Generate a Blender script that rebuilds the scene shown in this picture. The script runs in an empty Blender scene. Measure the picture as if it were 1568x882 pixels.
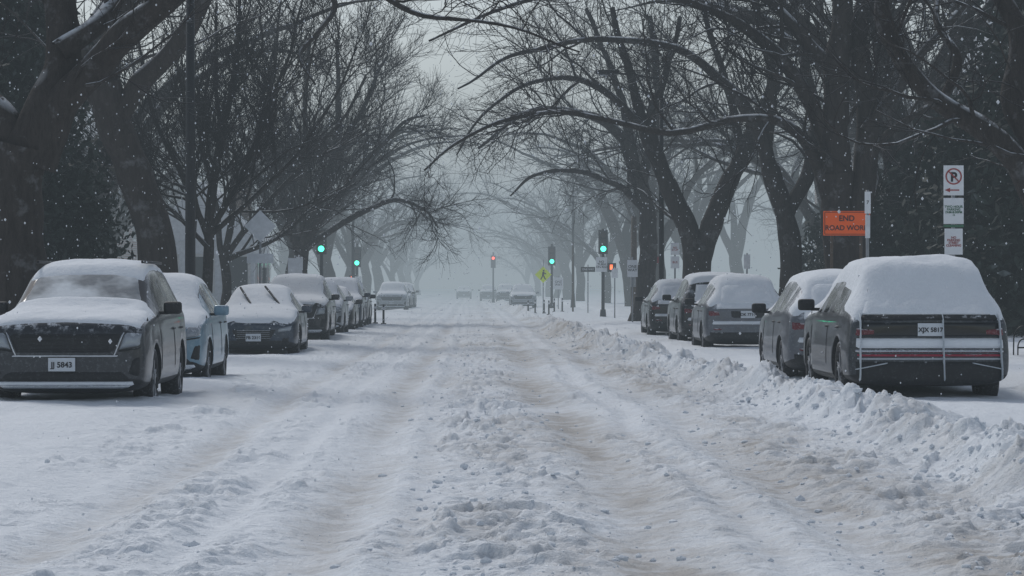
import bpy, bmesh, math, random
import numpy as np
from mathutils import Vector, Matrix, noise as mnoise
from mathutils.bvhtree import BVHTree

random.seed(7)
rng = np.random.default_rng(11)
scene = bpy.context.scene
COL = scene.collection

# ------------------------------------------------------------------ helpers
def fast_mesh(name, V, F, mats=(), smooth=True, fm=None):
    me = bpy.data.meshes.new(name)
    V = np.asarray(V, dtype=np.float32); F = np.asarray(F, dtype=np.int32)
    me.vertices.add(len(V)); me.vertices.foreach_set('co', V.ravel())
    k = F.shape[1]
    me.loops.add(F.size); me.loops.foreach_set('vertex_index', F.ravel())
    me.polygons.add(len(F))
    me.polygons.foreach_set('loop_start', np.arange(0, F.size, k, dtype=np.int32))
    try: me.polygons.foreach_set('loop_total', np.full(len(F), k, dtype=np.int32))
    except Exception: pass
    for m in mats: me.materials.append(m)
    if fm is not None: me.polygons.foreach_set('material_index', np.asarray(fm, dtype=np.int32))
    me.polygons.foreach_set('use_smooth', np.full(len(F), smooth, dtype=bool))
    me.update(calc_edges=True); me.validate()
    return me

def obj(name, me, parent=None, loc=None, rot=None):
    o = bpy.data.objects.new(name, me); COL.objects.link(o)
    if parent is not None: o.parent = parent
    if loc is not None: o.location = loc
    if rot is not None: o.rotation_euler = rot
    return o

def empty(name, loc=(0,0,0), rz=0.0):
    o = bpy.data.objects.new(name, None); COL.objects.link(o)
    o.location = loc; o.rotation_euler = (0,0,rz); o.empty_display_size = 0.3
    return o

def box(name, size, loc, mat, parent=None, bevel=0.0, rot=None, segs=2):
    bm = bmesh.new(); bmesh.ops.create_cube(bm, size=1.0)
    bmesh.ops.scale(bm, vec=size, verts=bm.verts)
    if bevel > 0:
        bmesh.ops.bevel(bm, geom=list(bm.edges), offset=bevel, segments=segs, affect='EDGES', profile=0.6)
    me = bpy.data.meshes.new(name); bm.to_mesh(me); bm.free()
    me.materials.append(mat)
    if bevel > 0:
        for p in me.polygons: p.use_smooth = True
    return obj(name, me, parent, loc, rot)

def cyl(name, r1, r2, h, loc, mat, parent=None, seg=16, rot=None):
    bm = bmesh.new()
    bmesh.ops.create_cone(bm, cap_ends=True, segments=seg, radius1=r1, radius2=r2, depth=h)
    me = bpy.data.meshes.new(name); bm.to_mesh(me); bm.free(); me.materials.append(mat)
    for p in me.polygons: p.use_smooth = len(p.vertices) == 4
    return obj(name, me, parent, loc, rot)

def text(name, body, size, loc, mat, parent, rot=(math.pi/2,0,0), bold=0.0):
    cu = bpy.data.curves.new(name, 'FONT'); cu.body = body; cu.size = size
    cu.align_x = 'CENTER'; cu.align_y = 'CENTER'; cu.extrude = 0.002; cu.offset = bold
    cu.space_line = 0.85
    cu.materials.append(mat)
    o = bpy.data.objects.new(name, cu); COL.objects.link(o)
    o.parent = parent; o.location = loc; o.rotation_euler = rot
    return o

# value noise
TAB = rng.random((256,256)).astype(np.float64)
def vn(x, y, s=0):
    x = np.asarray(x, float)+s*17.3; y = np.asarray(y, float)+s*31.7
    xi = np.floor(x).astype(int); yi = np.floor(y).astype(int)
    fx = x-xi; fy = y-yi
    fx = fx*fx*fx*(fx*(fx*6-15)+10); fy = fy*fy*fy*(fy*(fy*6-15)+10)
    a = TAB[xi&255, yi&255]; b = TAB[(xi+1)&255, yi&255]
    c = TAB[xi&255, (yi+1)&255]; d = TAB[(xi+1)&255, (yi+1)&255]
    return ((a*(1-fx)+b*fx)*(1-fy)+(c*(1-fx)+d*fx)*fy)*2-1
def fbm(x, y, o=4, s=0, g=0.5):
    r = 0; a = 1.0; t = 0
    for i in range(o):
        r = r + a*vn(x*2**i*(1+0.03*i)+i*5.1, y*2**i*(1+0.03*i)-i*3.3, s+i); t += a; a *= g
    return r/t
def sstep(a, b, x):
    t = np.clip((x-a)/(b-a), 0, 1); return t*t*(3-2*t)

# ------------------------------------------------------------------ materials
def new_mat(name):
    m = bpy.data.materials.new(name); m.use_nodes = True
    nt = m.node_tree; nt.nodes.clear()
    out = nt.nodes.new('ShaderNodeOutputMaterial'); b = nt.nodes.new('ShaderNodeBsdfPrincipled')
    nt.links.new(b.outputs[0], out.inputs[0])
    return m, nt, b
def N(nt, t, **kw):
    n = nt.nodes.new(t)
    for k, v in kw.items(): setattr(n, k, v)
    return n
def ramp(nt, src, p0, p1, c0=(0,0,0,1), c1=(1,1,1,1)):
    r = N(nt, 'ShaderNodeValToRGB'); r.color_ramp.elements[0].position = p0; r.color_ramp.elements[1].position = p1
    r.color_ramp.elements[0].color = c0; r.color_ramp.elements[1].color = c1
    nt.links.new(src, r.inputs[0]); return r.outputs[0]
def noise_n(nt, scale, detail=4, rough=0.55, coord='Object', vec=None, stretch=None):
    n = N(nt, 'ShaderNodeTexNoise'); n.inputs['Scale'].default_value = scale
    n.inputs['Detail'].default_value = detail; n.inputs['Roughness'].default_value = rough
    tc = N(nt, 'ShaderNodeTexCoord')
    src = tc.outputs[coord]
    if stretch:
        mp = N(nt, 'ShaderNodeMapping'); mp.inputs['Scale'].default_value = stretch
        nt.links.new(src, mp.inputs[0]); src = mp.outputs[0]
    nt.links.new(src, n.inputs['Vector']); return n.outputs['Fac']
def mixc(nt, fac, a, b):
    m = N(nt, 'ShaderNodeMix', data_type='RGBA')
    if isinstance(fac, float): m.inputs[0].default_value = fac
    else: nt.links.new(fac, m.inputs[0])
    for i, c in ((6, a), (7, b)):
        if isinstance(c, tuple): m.inputs[i].default_value = c if len(c) == 4 else (*c, 1)
        else: nt.links.new(c, m.inputs[i])
    return m.outputs[2]
def math_n(nt, op, a, b):
    m = N(nt, 'ShaderNodeMath', operation=op)
    for i, c in ((0, a), (1, b)):
        if isinstance(c, (int, float)): m.inputs[i].default_value = c
        else: nt.links.new(c, m.inputs[i])
    return m.outputs[0]
def bump(nt, b, h, st, dist):
    n = N(nt, 'ShaderNodeBump'); n.inputs['Strength'].default_value = st; n.inputs['Distance'].default_value = dist
    nt.links.new(h, n.inputs['Height']); nt.links.new(n.outputs[0], b.inputs['Normal'])

SNOWC = (0.80, 0.84, 0.88)
def plain(name, c, rough=0.6, metal=0.0, var=0.25, scale=6.0, snow=0.0, coat=0.0):
    m, nt, b = new_mat(name)
    nz = noise_n(nt, scale, 2)
    lo = tuple(max(0, x*(1-var)) for x in c); hi = tuple(min(1, x*(1+var)) for x in c)
    col = mixc(nt, nz, lo, hi)
    b.inputs['Metallic'].default_value = metal
    if snow > 0:
        g = N(nt, 'ShaderNodeNewGeometry'); sx = N(nt, 'ShaderNodeSeparateXYZ'); nt.links.new(g.outputs['Normal'], sx.inputs[0])
        up = ramp(nt, sx.outputs[2], 0.25, 0.75)
        n2 = noise_n(nt, 7.0, 4, 0.7)
        pt = ramp(nt, n2, 0.62-0.3*snow, 0.75-0.3*snow)
        upm = math_n(nt, 'MULTIPLY', up, pt)
        n3 = noise_n(nt, 22.0, 4, 0.8)
        dust = ramp(nt, n3, 0.56-0.1*snow, 0.9)
        dm = math_n(nt, 'MULTIPLY', dust, 0.6*snow)
        f = math_n(nt, 'MAXIMUM', upm, dm)
        col = mixc(nt, f, col, (*SNOWC, 1))
        r = mixc(nt, f, (rough,)*3, (0.8,)*3)
        nt.links.new(r, b.inputs['Roughness'])
    else:
        b.inputs['Roughness'].default_value = rough
    if coat: b.inputs['Coat Weight'].default_value = coat
    nt.links.new(col, b.inputs['Base Color'])
    return m
def emis(name, c, st):
    m, nt, b = new_mat(name)
    b.inputs['Base Color'].default_value = (*c, 1); b.inputs['Emission Color'].default_value = (*c, 1)
    b.inputs['Emission Strength'].default_value = st; return m

def mat_snow(name, c=SNOWC, grain=0.5):
    m, nt, b = new_mat(name)
    n1 = noise_n(nt, 2.5, 3, 0.6); col = mixc(nt, n1, tuple(x*0.9 for x in c), tuple(min(1, x*1.05) for x in c))
    nt.links.new(col, b.inputs['Base Color']); b.inputs['Roughness'].default_value = 0.85
    b.inputs['Specular IOR Level'].default_value = 0.25
    n2 = noise_n(nt, 14, 4, 0.7); bump(nt, b, n2, grain, 0.05)
    return m
M_SNOW = mat_snow('snow')
M_SNOWC = mat_snow('car_snow', (0.82,0.86,0.90), 0.4)

def mat_ground():
    m, nt, b = new_mat('snow_ground')
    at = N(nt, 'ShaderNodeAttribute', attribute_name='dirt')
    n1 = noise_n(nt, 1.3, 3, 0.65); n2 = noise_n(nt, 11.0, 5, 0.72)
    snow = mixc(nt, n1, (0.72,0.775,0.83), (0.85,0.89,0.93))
    slush = mixc(nt, n2, (0.19,0.175,0.155), (0.60,0.575,0.54))
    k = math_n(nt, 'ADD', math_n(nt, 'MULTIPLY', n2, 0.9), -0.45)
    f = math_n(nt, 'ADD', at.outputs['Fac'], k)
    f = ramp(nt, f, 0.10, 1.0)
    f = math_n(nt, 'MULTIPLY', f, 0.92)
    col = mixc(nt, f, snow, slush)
    nt.links.new(col, b.inputs['Base Color'])
    b.inputs['Roughness'].default_value = 0.75; b.inputs['Specular IOR Level'].default_value = 0.3
    bump(nt, b, n2, 0.8, 0.05)
    return m
M_GROUND = mat_ground()

def mat_bark(name, c, snow):
    m, nt, b = new_mat(name)
    n1 = noise_n(nt, 9.0, 4, 0.7, stretch=(1,1,0.22))
    col = mixc(nt, n1, tuple(x*0.3 for x in c), tuple(x*1.75 for x in c))
    g = N(nt, 'ShaderNodeNewGeometry'); sx = N(nt, 'ShaderNodeSeparateXYZ'); nt.links.new(g.outputs['Normal'], sx.inputs[0])
    up = ramp(nt, sx.outputs[2], 0.45, 0.8)
    n3 = noise_n(nt, 1.9, 4, 0.75); pt = ramp(nt, n3, 0.56-0.25*snow, 0.66-0.25*snow)
    f = math_n(nt, 'MULTIPLY', up, pt)
    dust = math_n(nt, 'MULTIPLY', ramp(nt, n3, 0.56, 0.8), 0.22)
    f = math_n(nt, 'MAXIMUM', f, dust)
    col = mixc(nt, f, col, (0.78,0.82,0.86,1))
    nt.links.new(col, b.inputs['Base Color']); b.inputs['Roughness'].default_value = 0.95
    b.inputs['Specular IOR Level'].default_value = 0.15
    bump(nt, b, n1, 1.0, 0.08)
    return m
M_BARK = mat_bark('bark', (0.052,0.045,0.041), 0.45)
def mat_twig():
    m, nt, b = new_mat('twig_bark')
    n1 = noise_n(nt, 3.0, 1); g = N(nt, 'ShaderNodeNewGeometry'); sx = N(nt, 'ShaderNodeSeparateXYZ'); nt.links.new(g.outputs['Normal'], sx.inputs[0])
    up = ramp(nt, sx.outputs[2], 0.6, 0.95); f = math_n(nt, 'MULTIPLY', up, math_n(nt,'MULTIPLY',n1,0.5))
    col = mixc(nt, f, (0.036,0.032,0.032), (0.7,0.74,0.78)); nt.links.new(col, b.inputs['Base Color'])
    b.inputs['Roughness'].default_value=0.95; b.inputs['Specular IOR Level'].default_value=0.1
    return m
M_TWIG = mat_twig()

def mat_leaf(name, c, snow):
    m, nt, b = new_mat(name)
    n1 = noise_n(nt, 1.8, 3, 0.75); col = mixc(nt, n1, tuple(x*0.35 for x in c), tuple(x*1.7 for x in c))
    f = ramp(nt, n1, 0.62-0.2*snow, 0.8-0.2*snow); f = math_n(nt, 'MULTIPLY', f, 0.25)
    col = mixc(nt, f, col, (0.5,0.55,0.6,1))
    nt.links.new(col, b.inputs['Base Color']); b.inputs['Roughness'].default_value = 0.8
    return m
M_LEAF = mat_leaf('evergreen_foliage', (0.018,0.028,0.021), 0.2)

M_BLACK = plain('black_metal', (0.012,0.013,0.015), 0.5, 0.3, snow=0.10)
M_PLASTIC = plain('dark_plastic', (0.012,0.013,0.015), 0.6, snow=0.18, scale=20)
M_TYRE = plain('tyre_rubber', (0.015,0.015,0.017), 0.85, snow=0.4, scale=30)
M_RIM = plain('wheel_alloy', (0.20,0.21,0.23), 0.4, 0.7, snow=0.5)
M_CHROME = plain('chrome', (0.55,0.57,0.6), 0.25, 0.9, snow=0.3)
M_LAMPGLASS = plain('headlight_lens', (0.30,0.33,0.36), 0.12, 0.3, snow=0.35)
M_RED = plain('tail_light', (0.14,0.012,0.02), 0.25, snow=0.5)
M_REDBAR = plain('red_light_bar', (0.38,0.02,0.05), 0.3, snow=0.25)
M_WHITE = plain('white_sign', (0.78,0.80,0.82), 0.5, var=0.06)
M_PLATE = plain('plate_white', (0.62,0.66,0.7), 0.5, var=0.1)
M_DARKTXT = plain('sign_black', (0.015,0.015,0.02), 0.6)
M_REDTXT = plain('sign_red', (0.35,0.05,0.05), 0.5)
M_ORANGE = plain('orange_sign', (1.0,0.13,0.008), 0.4, var=0.04)
M_GREENSG = plain('sign_green', (0.05,0.16,0.09), 0.5)
M_YELLOW = plain('yellow_green_sign', (0.80,1.0,0.02), 0.5, var=0.03)
M_GALV = plain('galvanised_steel', (0.3,0.31,0.32), 0.55, 0.5, snow=0.4)
M_SIGNBACK = plain('aluminium_back', (0.66,0.69,0.72), 0.6, 0.0, snow=0.5)
M_WOOD = plain('wood_pole', (0.10,0.075,0.055), 0.9, snow=0.2)
M_ROPE = plain('icy_rope', (0.55,0.6,0.64), 0.7, var=0.3, scale=60)

def mat_glass(name, frost):
    m, nt, b = new_mat(name)
    n = noise_n(nt, 3.5, 5, 0.65); f = ramp(nt, n, 0.75-0.5*frost, 0.95-0.45*frost)
    col = mixc(nt, f, (0.010,0.012,0.014), (0.40,0.44,0.48))
    nt.links.new(col, b.inputs['Base Color'])
    r = mixc(nt, f, (0.08,)*3, (0.7,)*3); nt.links.new(r, b.inputs['Roughness'])
    return m
M_GLASS = mat_glass('car_glass', 0.25)
M_FROST = mat_glass('frosted_car_glass', 0.48)
def mat_wsfrost():
    m, nt, b = new_mat('thin_snow_on_windshield')
    n = noise_n(nt, 2.1, 3, 0.5); f = ramp(nt, n, 0.36, 0.58)
    n2 = noise_n(nt, 16, 4, 0.7); c2 = mixc(nt, n2, (0.10,0.12,0.14), (0.24,0.27,0.30))
    col = mixc(nt, f, c2, (0.70,0.75,0.79)); nt.links.new(col, b.inputs['Base Color']); b.inputs['Roughness'].default_value=0.7
    bump(nt, b, n2, 0.3, 0.02); return m
M_WSF = mat_wsfrost()

# ------------------------------------------------------------------ world, sun, camera
SUN_EL, SUN_AZ = 44.0, -22.0
w = bpy.data.worlds.new('World'); scene.world = w; w.use_nodes = True
nt = w.node_tree; nt.nodes.clear()
wo = nt.nodes.new('ShaderNodeOutputWorld'); bg = nt.nodes.new('ShaderNodeBackground')
sky = nt.nodes.new('ShaderNodeTexSky'); sky.sky_type = 'NISHITA'; sky.sun_disc = False
sky.sun_elevation = math.radians(SUN_EL); sky.sun_rotation = math.radians(SUN_AZ)
hs = nt.nodes.new('ShaderNodeHueSaturation'); hs.inputs['Saturation'].default_value = 0.55
nt.links.new(sky.outputs[0], hs.inputs['Color']); nt.links.new(hs.outputs[0], bg.inputs[0])
bg.inputs[1].default_value = 0.102
nt.links.new(bg.outputs[0], wo.inputs[0])

sd = bpy.data.lights.new('sun', 'SUN'); sd.energy = 1.35; sd.angle = math.radians(14); sd.color = (1,0.975,0.95)
so = bpy.data.objects.new('sun', sd); COL.objects.link(so)
az = math.radians(SUN_AZ); el = math.radians(SUN_EL)
dirv = Vector((math.sin(az)*math.cos(el), math.cos(az)*math.cos(el), math.sin(el)))
so.rotation_euler = dirv.to_track_quat('Z', 'Y').to_euler()

cd = bpy.data.cameras.new('camera'); cam = bpy.data.objects.new('camera', cd); COL.objects.link(cam)
cd.sensor_width = 36; cd.lens = 36*4200/1568; cd.clip_end = 3000; cd.clip_start = 0.1
cam.location = (0,0,1.4); cam.rotation_euler = (math.radians(90.0), 0, -math.atan(64/4200))
scene.camera = cam
scene.view_settings.view_transform = 'Standard'; scene.view_settings.look = 'None'
scene.view_settings.exposure = 0

# snow haze: air volumes along the street (absorption + added uniform glow for scattered light)
def haze(name, dens, y0, y1, hgt, col):
    m = bpy.data.materials.new(name); m.use_nodes = True; nt = m.node_tree; nt.nodes.clear()
    o_ = nt.nodes.new('ShaderNodeOutputMaterial'); va = nt.nodes.new('ShaderNodeVolumeAbsorption'); ve = nt.nodes.new('ShaderNodeEmission'); ad = nt.nodes.new('ShaderNodeAddShader')
    va.inputs['Color'].default_value = (0,0,0,1); va.inputs['Density'].default_value = dens
    ve.inputs['Color'].default_value = (*col,1); ve.inputs['Strength'].default_value = dens  # even emission put into the haze in place of scattering
    nt.links.new(va.outputs[0], ad.inputs[0]); nt.links.new(ve.outputs[0], ad.inputs[1]); nt.links.new(ad.outputs[0], o_.inputs['Volume'])
    box(name, (700, y1-y0, hgt+2), (0, (y0+y1)/2, hgt/2-1), m)
haze('snow_haze', 0.0015, -60, 112, 26, (0.28,0.34,0.39))
haze('snow_haze', 0.0050, 112.5, 900, 26, (0.305,0.365,0.41))

# ------------------------------------------------------------------ ground
RX = np.array([-50,13,20,30,40,50,71,100,400,2000.]); RC = np.array([3.95,3.95,3.95,4.02,3.75,3.4,3.1,2.95,2.8,2.8])
def ground_h(x, y, fine=True):
    x = np.asarray(x, float); y = np.asarray(y, float)
    h = 0.03*fbm(x*0.35, y*0.22, 3, 1)
    cross = 1-sstep(104,110,y)*(1-sstep(134,140,y))
    h = h + 0.17*cross*(sstep(-5.6,-6.3,x)+sstep(6.9,7.6,x))
    h = h + 0.11*cross*sstep(-2.6,-3.6,x)*(0.7+0.5*vn(x*0.8,y*0.5,4))
    h = h + 0.14*cross*sstep(4.0,4.8,x)*(0.8+0.4*vn(x*0.8,y*0.5,5))
    h = h + 0.10*np.abs(fbm(x*0.25,y*0.25,3,8))*(np.abs(x)>7)
    if fine:
        wob = 0.12*vn(y*0.08, x*0, 3)+0.05*vn(y*0.3, x*0, 6)
        xs = x+wob
        c = np.interp(y, RX, RC)+0.16*vn(y*0.5, x*0, 9)+0.09*vn(y*1.7, x*0, 10)
        rn = 0.72+0.65*fbm(x*1.6, y*1.3, 4, 12, 0.6)+0.3*vn(y*0.9,x*0.4,14)
        rd = (x-c); ridge = np.where(rd<0, np.exp(-(rd/0.30)**2), np.exp(-(rd/0.45)**2))
        h = h+0.33*ridge*rn*cross
        lw = np.exp(-((xs+2.75)/0.35)**2); h = h+0.035*lw*(0.5+fbm(x*1.2,y*0.6,3,60))
        tr = 0
        for cx, d, wd in ((-2.25,0.042,0.15),(-0.85,0.052,0.2),(1.0,0.05,0.24),(2.2,0.05,0.2),(-1.5,0.028,0.10),(1.62,0.024,.12),(-0.35,.024,.1)):
            xr = xs + 0.1*vn(y*0.12, x*0+cx*3, 70)
            g = np.exp(-((xr-cx)/wd)**2); s = np.exp(-((xr-cx-wd*1.9)/(wd*0.6))**2)+np.exp(-((xr-cx+wd*1.9)/(wd*0.6))**2)
            h = h-d*g*(0.8+0.4*vn(y*0.4,x*0,15))+0.5*d*s*(0.6+0.9*fbm(x*3,y*2,3,16))
            tr = np.maximum(tr, g)
        pm = sstep(-0.4,0.25,fbm(x*0.6,y*0.32,3,20))
        mask = 0.95*np.exp(-((xs-0.15)/0.6)**2)*(0.35+0.65*pm) + 0.9*np.exp(-((xs-3.0)/0.8)**2)*(0.35+0.65*pm) \
             + 0.75*np.exp(-((xs+1.85)/0.4)**2)*pm + 0.6*np.exp(-((xs+2.9)/0.4)**2)*pm + 0.55*np.exp(-((xs-1.5)/0.35)**2)*pm+ 0.4*np.exp(-((xs+1.2)/0.25)**2)*pm+0.14
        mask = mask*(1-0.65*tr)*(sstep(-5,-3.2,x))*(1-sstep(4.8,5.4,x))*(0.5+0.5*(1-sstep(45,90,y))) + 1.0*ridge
        mask = np.clip(mask, 0, 1.3)
        wx = x+0.10*vn(x*4,y*4,81)+0.05*vn(x*11,y*11,83); wy = y+0.14*vn(x*4,y*3.6,82)+0.04*vn(x*11,y*11,84)
        b0 = sstep(-0.05,0.40,vn(wx*2.6,wy*2.1,39))
        b1 = sstep(-0.15,0.25,vn(wx*6.0,wy*5.2,33)); b2 = sstep(-0.2,0.25,vn(wx*11.5,wy*10.5,37)); b3 = fbm(wx*22,wy*20,2,38)
        cl = 0.034*b0+0.042*b1*(0.35+0.65*b0)+0.032*b2*(0.3+0.7*b1)+0.018*b3
        h = h+mask*(cl-0.035)
        h = h+0.012*fbm(x*6,y*4,4,45)+0.016*fbm(x*1.8,y*1.0,3,47)
        d = 0.80*np.exp(-((xs-2.6)/0.8)**2)+0.58*np.exp(-((xs-1.0)/0.5)**2)+0.5*np.exp(-((xs-0.1)/0.5)**2)+0.4*np.exp(-((xs+0.85)/0.28)**2)+0.36*np.exp(-((xs+2.2)/0.25)**2)+0.12*tr
        d = d*(0.42+0.75*sstep(-0.4,0.5,fbm(x*1.1,y*0.25,4,50)))
        d = d*(0.75+0.35*sstep(0.2,-0.2,fbm(x*5,y*4,2,52)))*(1.08-0.45*b1*np.clip(mask,0,1))+0.35*ridge*sstep(-.1,.4,fbm(x*2,y*.7,2,55))
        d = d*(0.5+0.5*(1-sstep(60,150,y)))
        return h, np.clip(d, 0, 1)
    return h
ys = [-40,-30,-20,-12,-6,-2,2,5,8,10,11]
y = 11.6
while y < 110:
    ys.append(y); y += 0.021*(max(y,13)/13)**1.55
while y < 900:
    ys.append(y); y *= 1.012
ys += [1000,1200,1500,2000]
xs = list(np.concatenate([[-900,-500,-300,-200,-140,-100,-75,-55,-42,-32,-25,-20,-16,-13,-11,-9.5,-8.6,-8,-7.5,-7.0,-6.7],
     np.arange(-6.5,-3.2,0.035), np.arange(-3.2,5.0,0.02), np.arange(5.0,7.6,0.04), [7.8,8.1,8.5,9,9.6,10.4,11.5,13,16,20,25,32,42,55,75,100,140,200,300,500,900]]))
X, Y = np.meshgrid(np.array(xs), np.array(ys))
H, D = ground_h(X, Y)
V = np.stack([X.ravel(), Y.ravel(), H.ravel()], 1)
ny, nx = X.shape
I = np.arange(ny*nx).reshape(ny, nx)
F = np.stack([I[:-1,:-1].ravel(), I[:-1,1:].ravel(), I[1:,1:].ravel(), I[1:,:-1].ravel()], 1)
me = fast_mesh('snow_ground', V, F, [M_GROUND])
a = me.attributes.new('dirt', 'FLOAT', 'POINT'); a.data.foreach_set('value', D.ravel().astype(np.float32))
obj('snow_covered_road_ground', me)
def gz(x, y): return float(ground_h(np.array([x]), np.array([y]), False)[0])

# snow clods
def clods(n, name='snow_clods'):
    bm = bmesh.new(); bmesh.ops.create_icosphere(bm, subdivisions=1, radius=1.0)
    bv = np.array([v.co[:] for v in bm.verts]); bf = np.array([[v.index for v in f.verts] for f in bm.faces]); bm.free()
    band = rng.choice(4, n, p=[0.22,0.22,0.48,0.08])
    yy = 12+ (rng.random(n)**1.7)*70
    c = np.interp(yy, RX, RC)
    xx = np.where(band==0, rng.normal(0.15,0.45,n), np.where(band==1, rng.normal(2.9,0.6,n), np.where(band==2, c+rng.normal(-.05,0.33,n), rng.uniform(-3.4,3,n))))
    hh, _ = ground_h(xx, yy)
    r = 0.007+0.026*rng.random(n)**4+np.where(band==2, 0.03*rng.random(n)**6, 0)
    sc = r[:,None,None]*(0.7+0.7*rng.random((n,1,3)))*(0.75+0.5*rng.random((n,len(bv),1)))
    V = bv[None]*sc; V[:,:,2] *= 0.75
    V += np.stack([xx,yy,hh+r*0.1],1)[:,None,:]
    F = bf[None]+(np.arange(n)*len(bv))[:,None,None]
    obj(name, fast_mesh(name, V.reshape(-1,3), F.reshape(-1,3), [M_GROUND], smooth=False))
clods(5000)

# ------------------------------------------------------------------ trees
TRI=[0]
def unit(v): return v/np.maximum(np.linalg.norm(v, axis=-1, keepdims=True), 1e-9)
def tubes(P, R, s):
    n, m, _ = P.shape
    T = unit(np.gradient(P, axis=1)); ref = np.array([0.13,1.0,0.07])
    U = unit(np.cross(T, ref)); W = np.cross(T, U)
    a = np.linspace(0, 2*np.pi, s, endpoint=False)
    ring = P[:,:,None,:]+R[:,:,None,None]*(np.cos(a)[None,None,:,None]*U[:,:,None,:]+np.sin(a)[None,None,:,None]*W[:,:,None,:])
    V = ring.reshape(-1,3)
    idx = np.arange(n*m*s).reshape(n,m,s); nx_ = np.roll(idx,-1,axis=2)
    F = np.stack([idx[:,:-1], nx_[:,:-1], nx_[:,1:], idx[:,1:]], -1).reshape(-1,4)
    return V, F
def grow(P, R, dens, L0, L1, a0, a1, npts, up, wander, rr, rend, tmin=0.15, rel=0.55):
    n, m, _ = P.shape
    seg = np.linalg.norm(np.diff(P,axis=1),axis=2).sum(1)
    cnt = max(1, int(dens*seg.sum()))
    pi = rng.choice(n, cnt, p=seg/seg.sum()); t = tmin+(1-tmin)*rng.random(cnt)
    ix = t*(m-1)*0.999; i0 = ix.astype(int); f = (ix-i0)[:,None]
    p = P[pi,i0]*(1-f)+P[pi,i0+1]*f; T = unit(P[pi,i0+1]-P[pi,i0]); r = R[pi,i0]*(1-f[:,0])+R[pi,i0+1]*f[:,0]
    q = rng.normal(size=(cnt,3)); q -= (q*T).sum(1,keepdims=True)*T; q = unit(q); q[:,2] += 0.15
    a = np.radians(rng.uniform(a0,a1,cnt))[:,None]
    d = unit(np.cos(a)*T+np.sin(a)*q)
    L = rng.uniform(L0,L1,cnt)*(1.15-0.5*t); L = L*np.clip(r/ max(R.max()*0.25,1e-4), 0.45, 1.0)
    r0 = np.minimum(r*rel, np.maximum(rend*1.2, L*rr))
    Q = np.zeros((cnt,npts,3)); Q[:,0] = p
    for k in range(1,npts):
        d = unit(d+wander*rng.normal(size=(cnt,3))+np.array([0,0,up]))
        Q[:,k] = Q[:,k-1]+d*(L/(npts-1))[:,None]
    tt = np.linspace(0,1,npts)[None]
    RR = r0[:,None]*(1-tt)+np.minimum(r0[:,None],rend)*tt
    return Q, RR
def catmull(pts, m):
    p = np.array(pts, float); p = np.vstack([2*p[0]-p[1], p, 2*p[-1]-p[-2]]); n = len(p)-3
    out = []
    for u in np.linspace(0, n-1e-6, m):
        i = int(u); t = u-i; a,b,c,d = p[i],p[i+1],p[i+2],p[i+3]
        out.append(0.5*((2*b)+(-a+c)*t+(2*a-5*b+4*c-d)*t*t+(-a+3*b-3*c+d)*t**3))
    return np.array(out)
def assemble(name, parts, split=None):
    Vs=[];Fs=[];ms=[];o=0
    for (P,R,s,mi) in parts:
        V,F = tubes(P,R,s); Vs.append(V); Fs.append(F+o); ms.append(np.full(len(F),mi)); o += len(V)
    F=np.vstack(Fs); TRI[0]+=len(F)
    return fast_mesh(name, np.vstack(Vs), F, [M_BARK, M_TWIG], True, np.concatenate(ms))
def branch_out(P, R, tw=1.0, up=0.05, droop=0.0, rs=1.0):
    parts = []
    A,RA = grow(P,R,1.25*tw,1.6,4.2,25,65,10,up,0.16,0.012*rs,0.008,0.1,0.5)
    B,RB = grow(A,RA,2.4*tw,0.8,2.1,25,60,7,up*0.8-droop*.5,0.17,0.008*rs,0.006,0.1,0.7)
    C,RC_ = grow(B,RB,4.2*tw,0.35,1.1,20,55,4,up*0.6-droop,0.15,0.006,0.0045,0.08,0.8)
    parts += [(A,RA,6,0),(B,RB,4,1),(C,RC_,3,1)]
    return parts
def limbs_to(arrs, m=30):
    P = []; R = []
    for l in arrs:
        c = catmull(l, m); P.append(c[:,:3]); R.append(np.maximum(c[:,3],0.006))
    P = np.array(P); R = np.array(R)
    n = P.shape[0]
    for i in range(n):
        for k in range(m):
            q = P[i,k]; v = mnoise.noise_vector(Vector((q[0]*0.7+i*9, q[1]*0.7, q[2]*0.7)))
            P[i,k] += np.array(v)*min(0.14, 1.6*R[i,k]+0.03)
            R[i,k] *= 1+0.14*mnoise.noise(Vector((q[0]*1.5,i*5.0,q[2]*1.9)))
    return P, R
# limb drawings surveyed in elevation at the tree's own distance; returned in metres in world space
def elev(Yd, pts, depth=0.0, y0=0.0):
    s = 4200.0/Yd; n = len(pts); out = []
    for i,(px,py,wd) in enumerate(pts):
        t = i/max(1,n-1)
        out.append(((px-720)/s, Yd+y0+depth*t*t, 1.4+(442-py)/s, 0.5*wd/s))
    return out
def hero(name, Yd, trunk, limbs, tw=1.0, up=0.05, droop=0.0):
    tp, trr = limbs_to([elev(Yd, trunk)], 40)
    base = np.array([tp[0,0,0], tp[0,0,1], 0.0])
    z = tp[0,:,2]; trr[0] *= 1+0.35*np.exp(-np.maximum(z-0.1,0)/0.35)
    L = [elev(Yd, l, d) for (l,d) in limbs]
    P,R = limbs_to(L)
    parts = [(tp-base,trr,18,0),(P-base,R,10,0)]+branch_out(P-base,R,tw,up,droop)
    me = assemble(name, parts)
    return obj(name, me, None, tuple(base))

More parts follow.
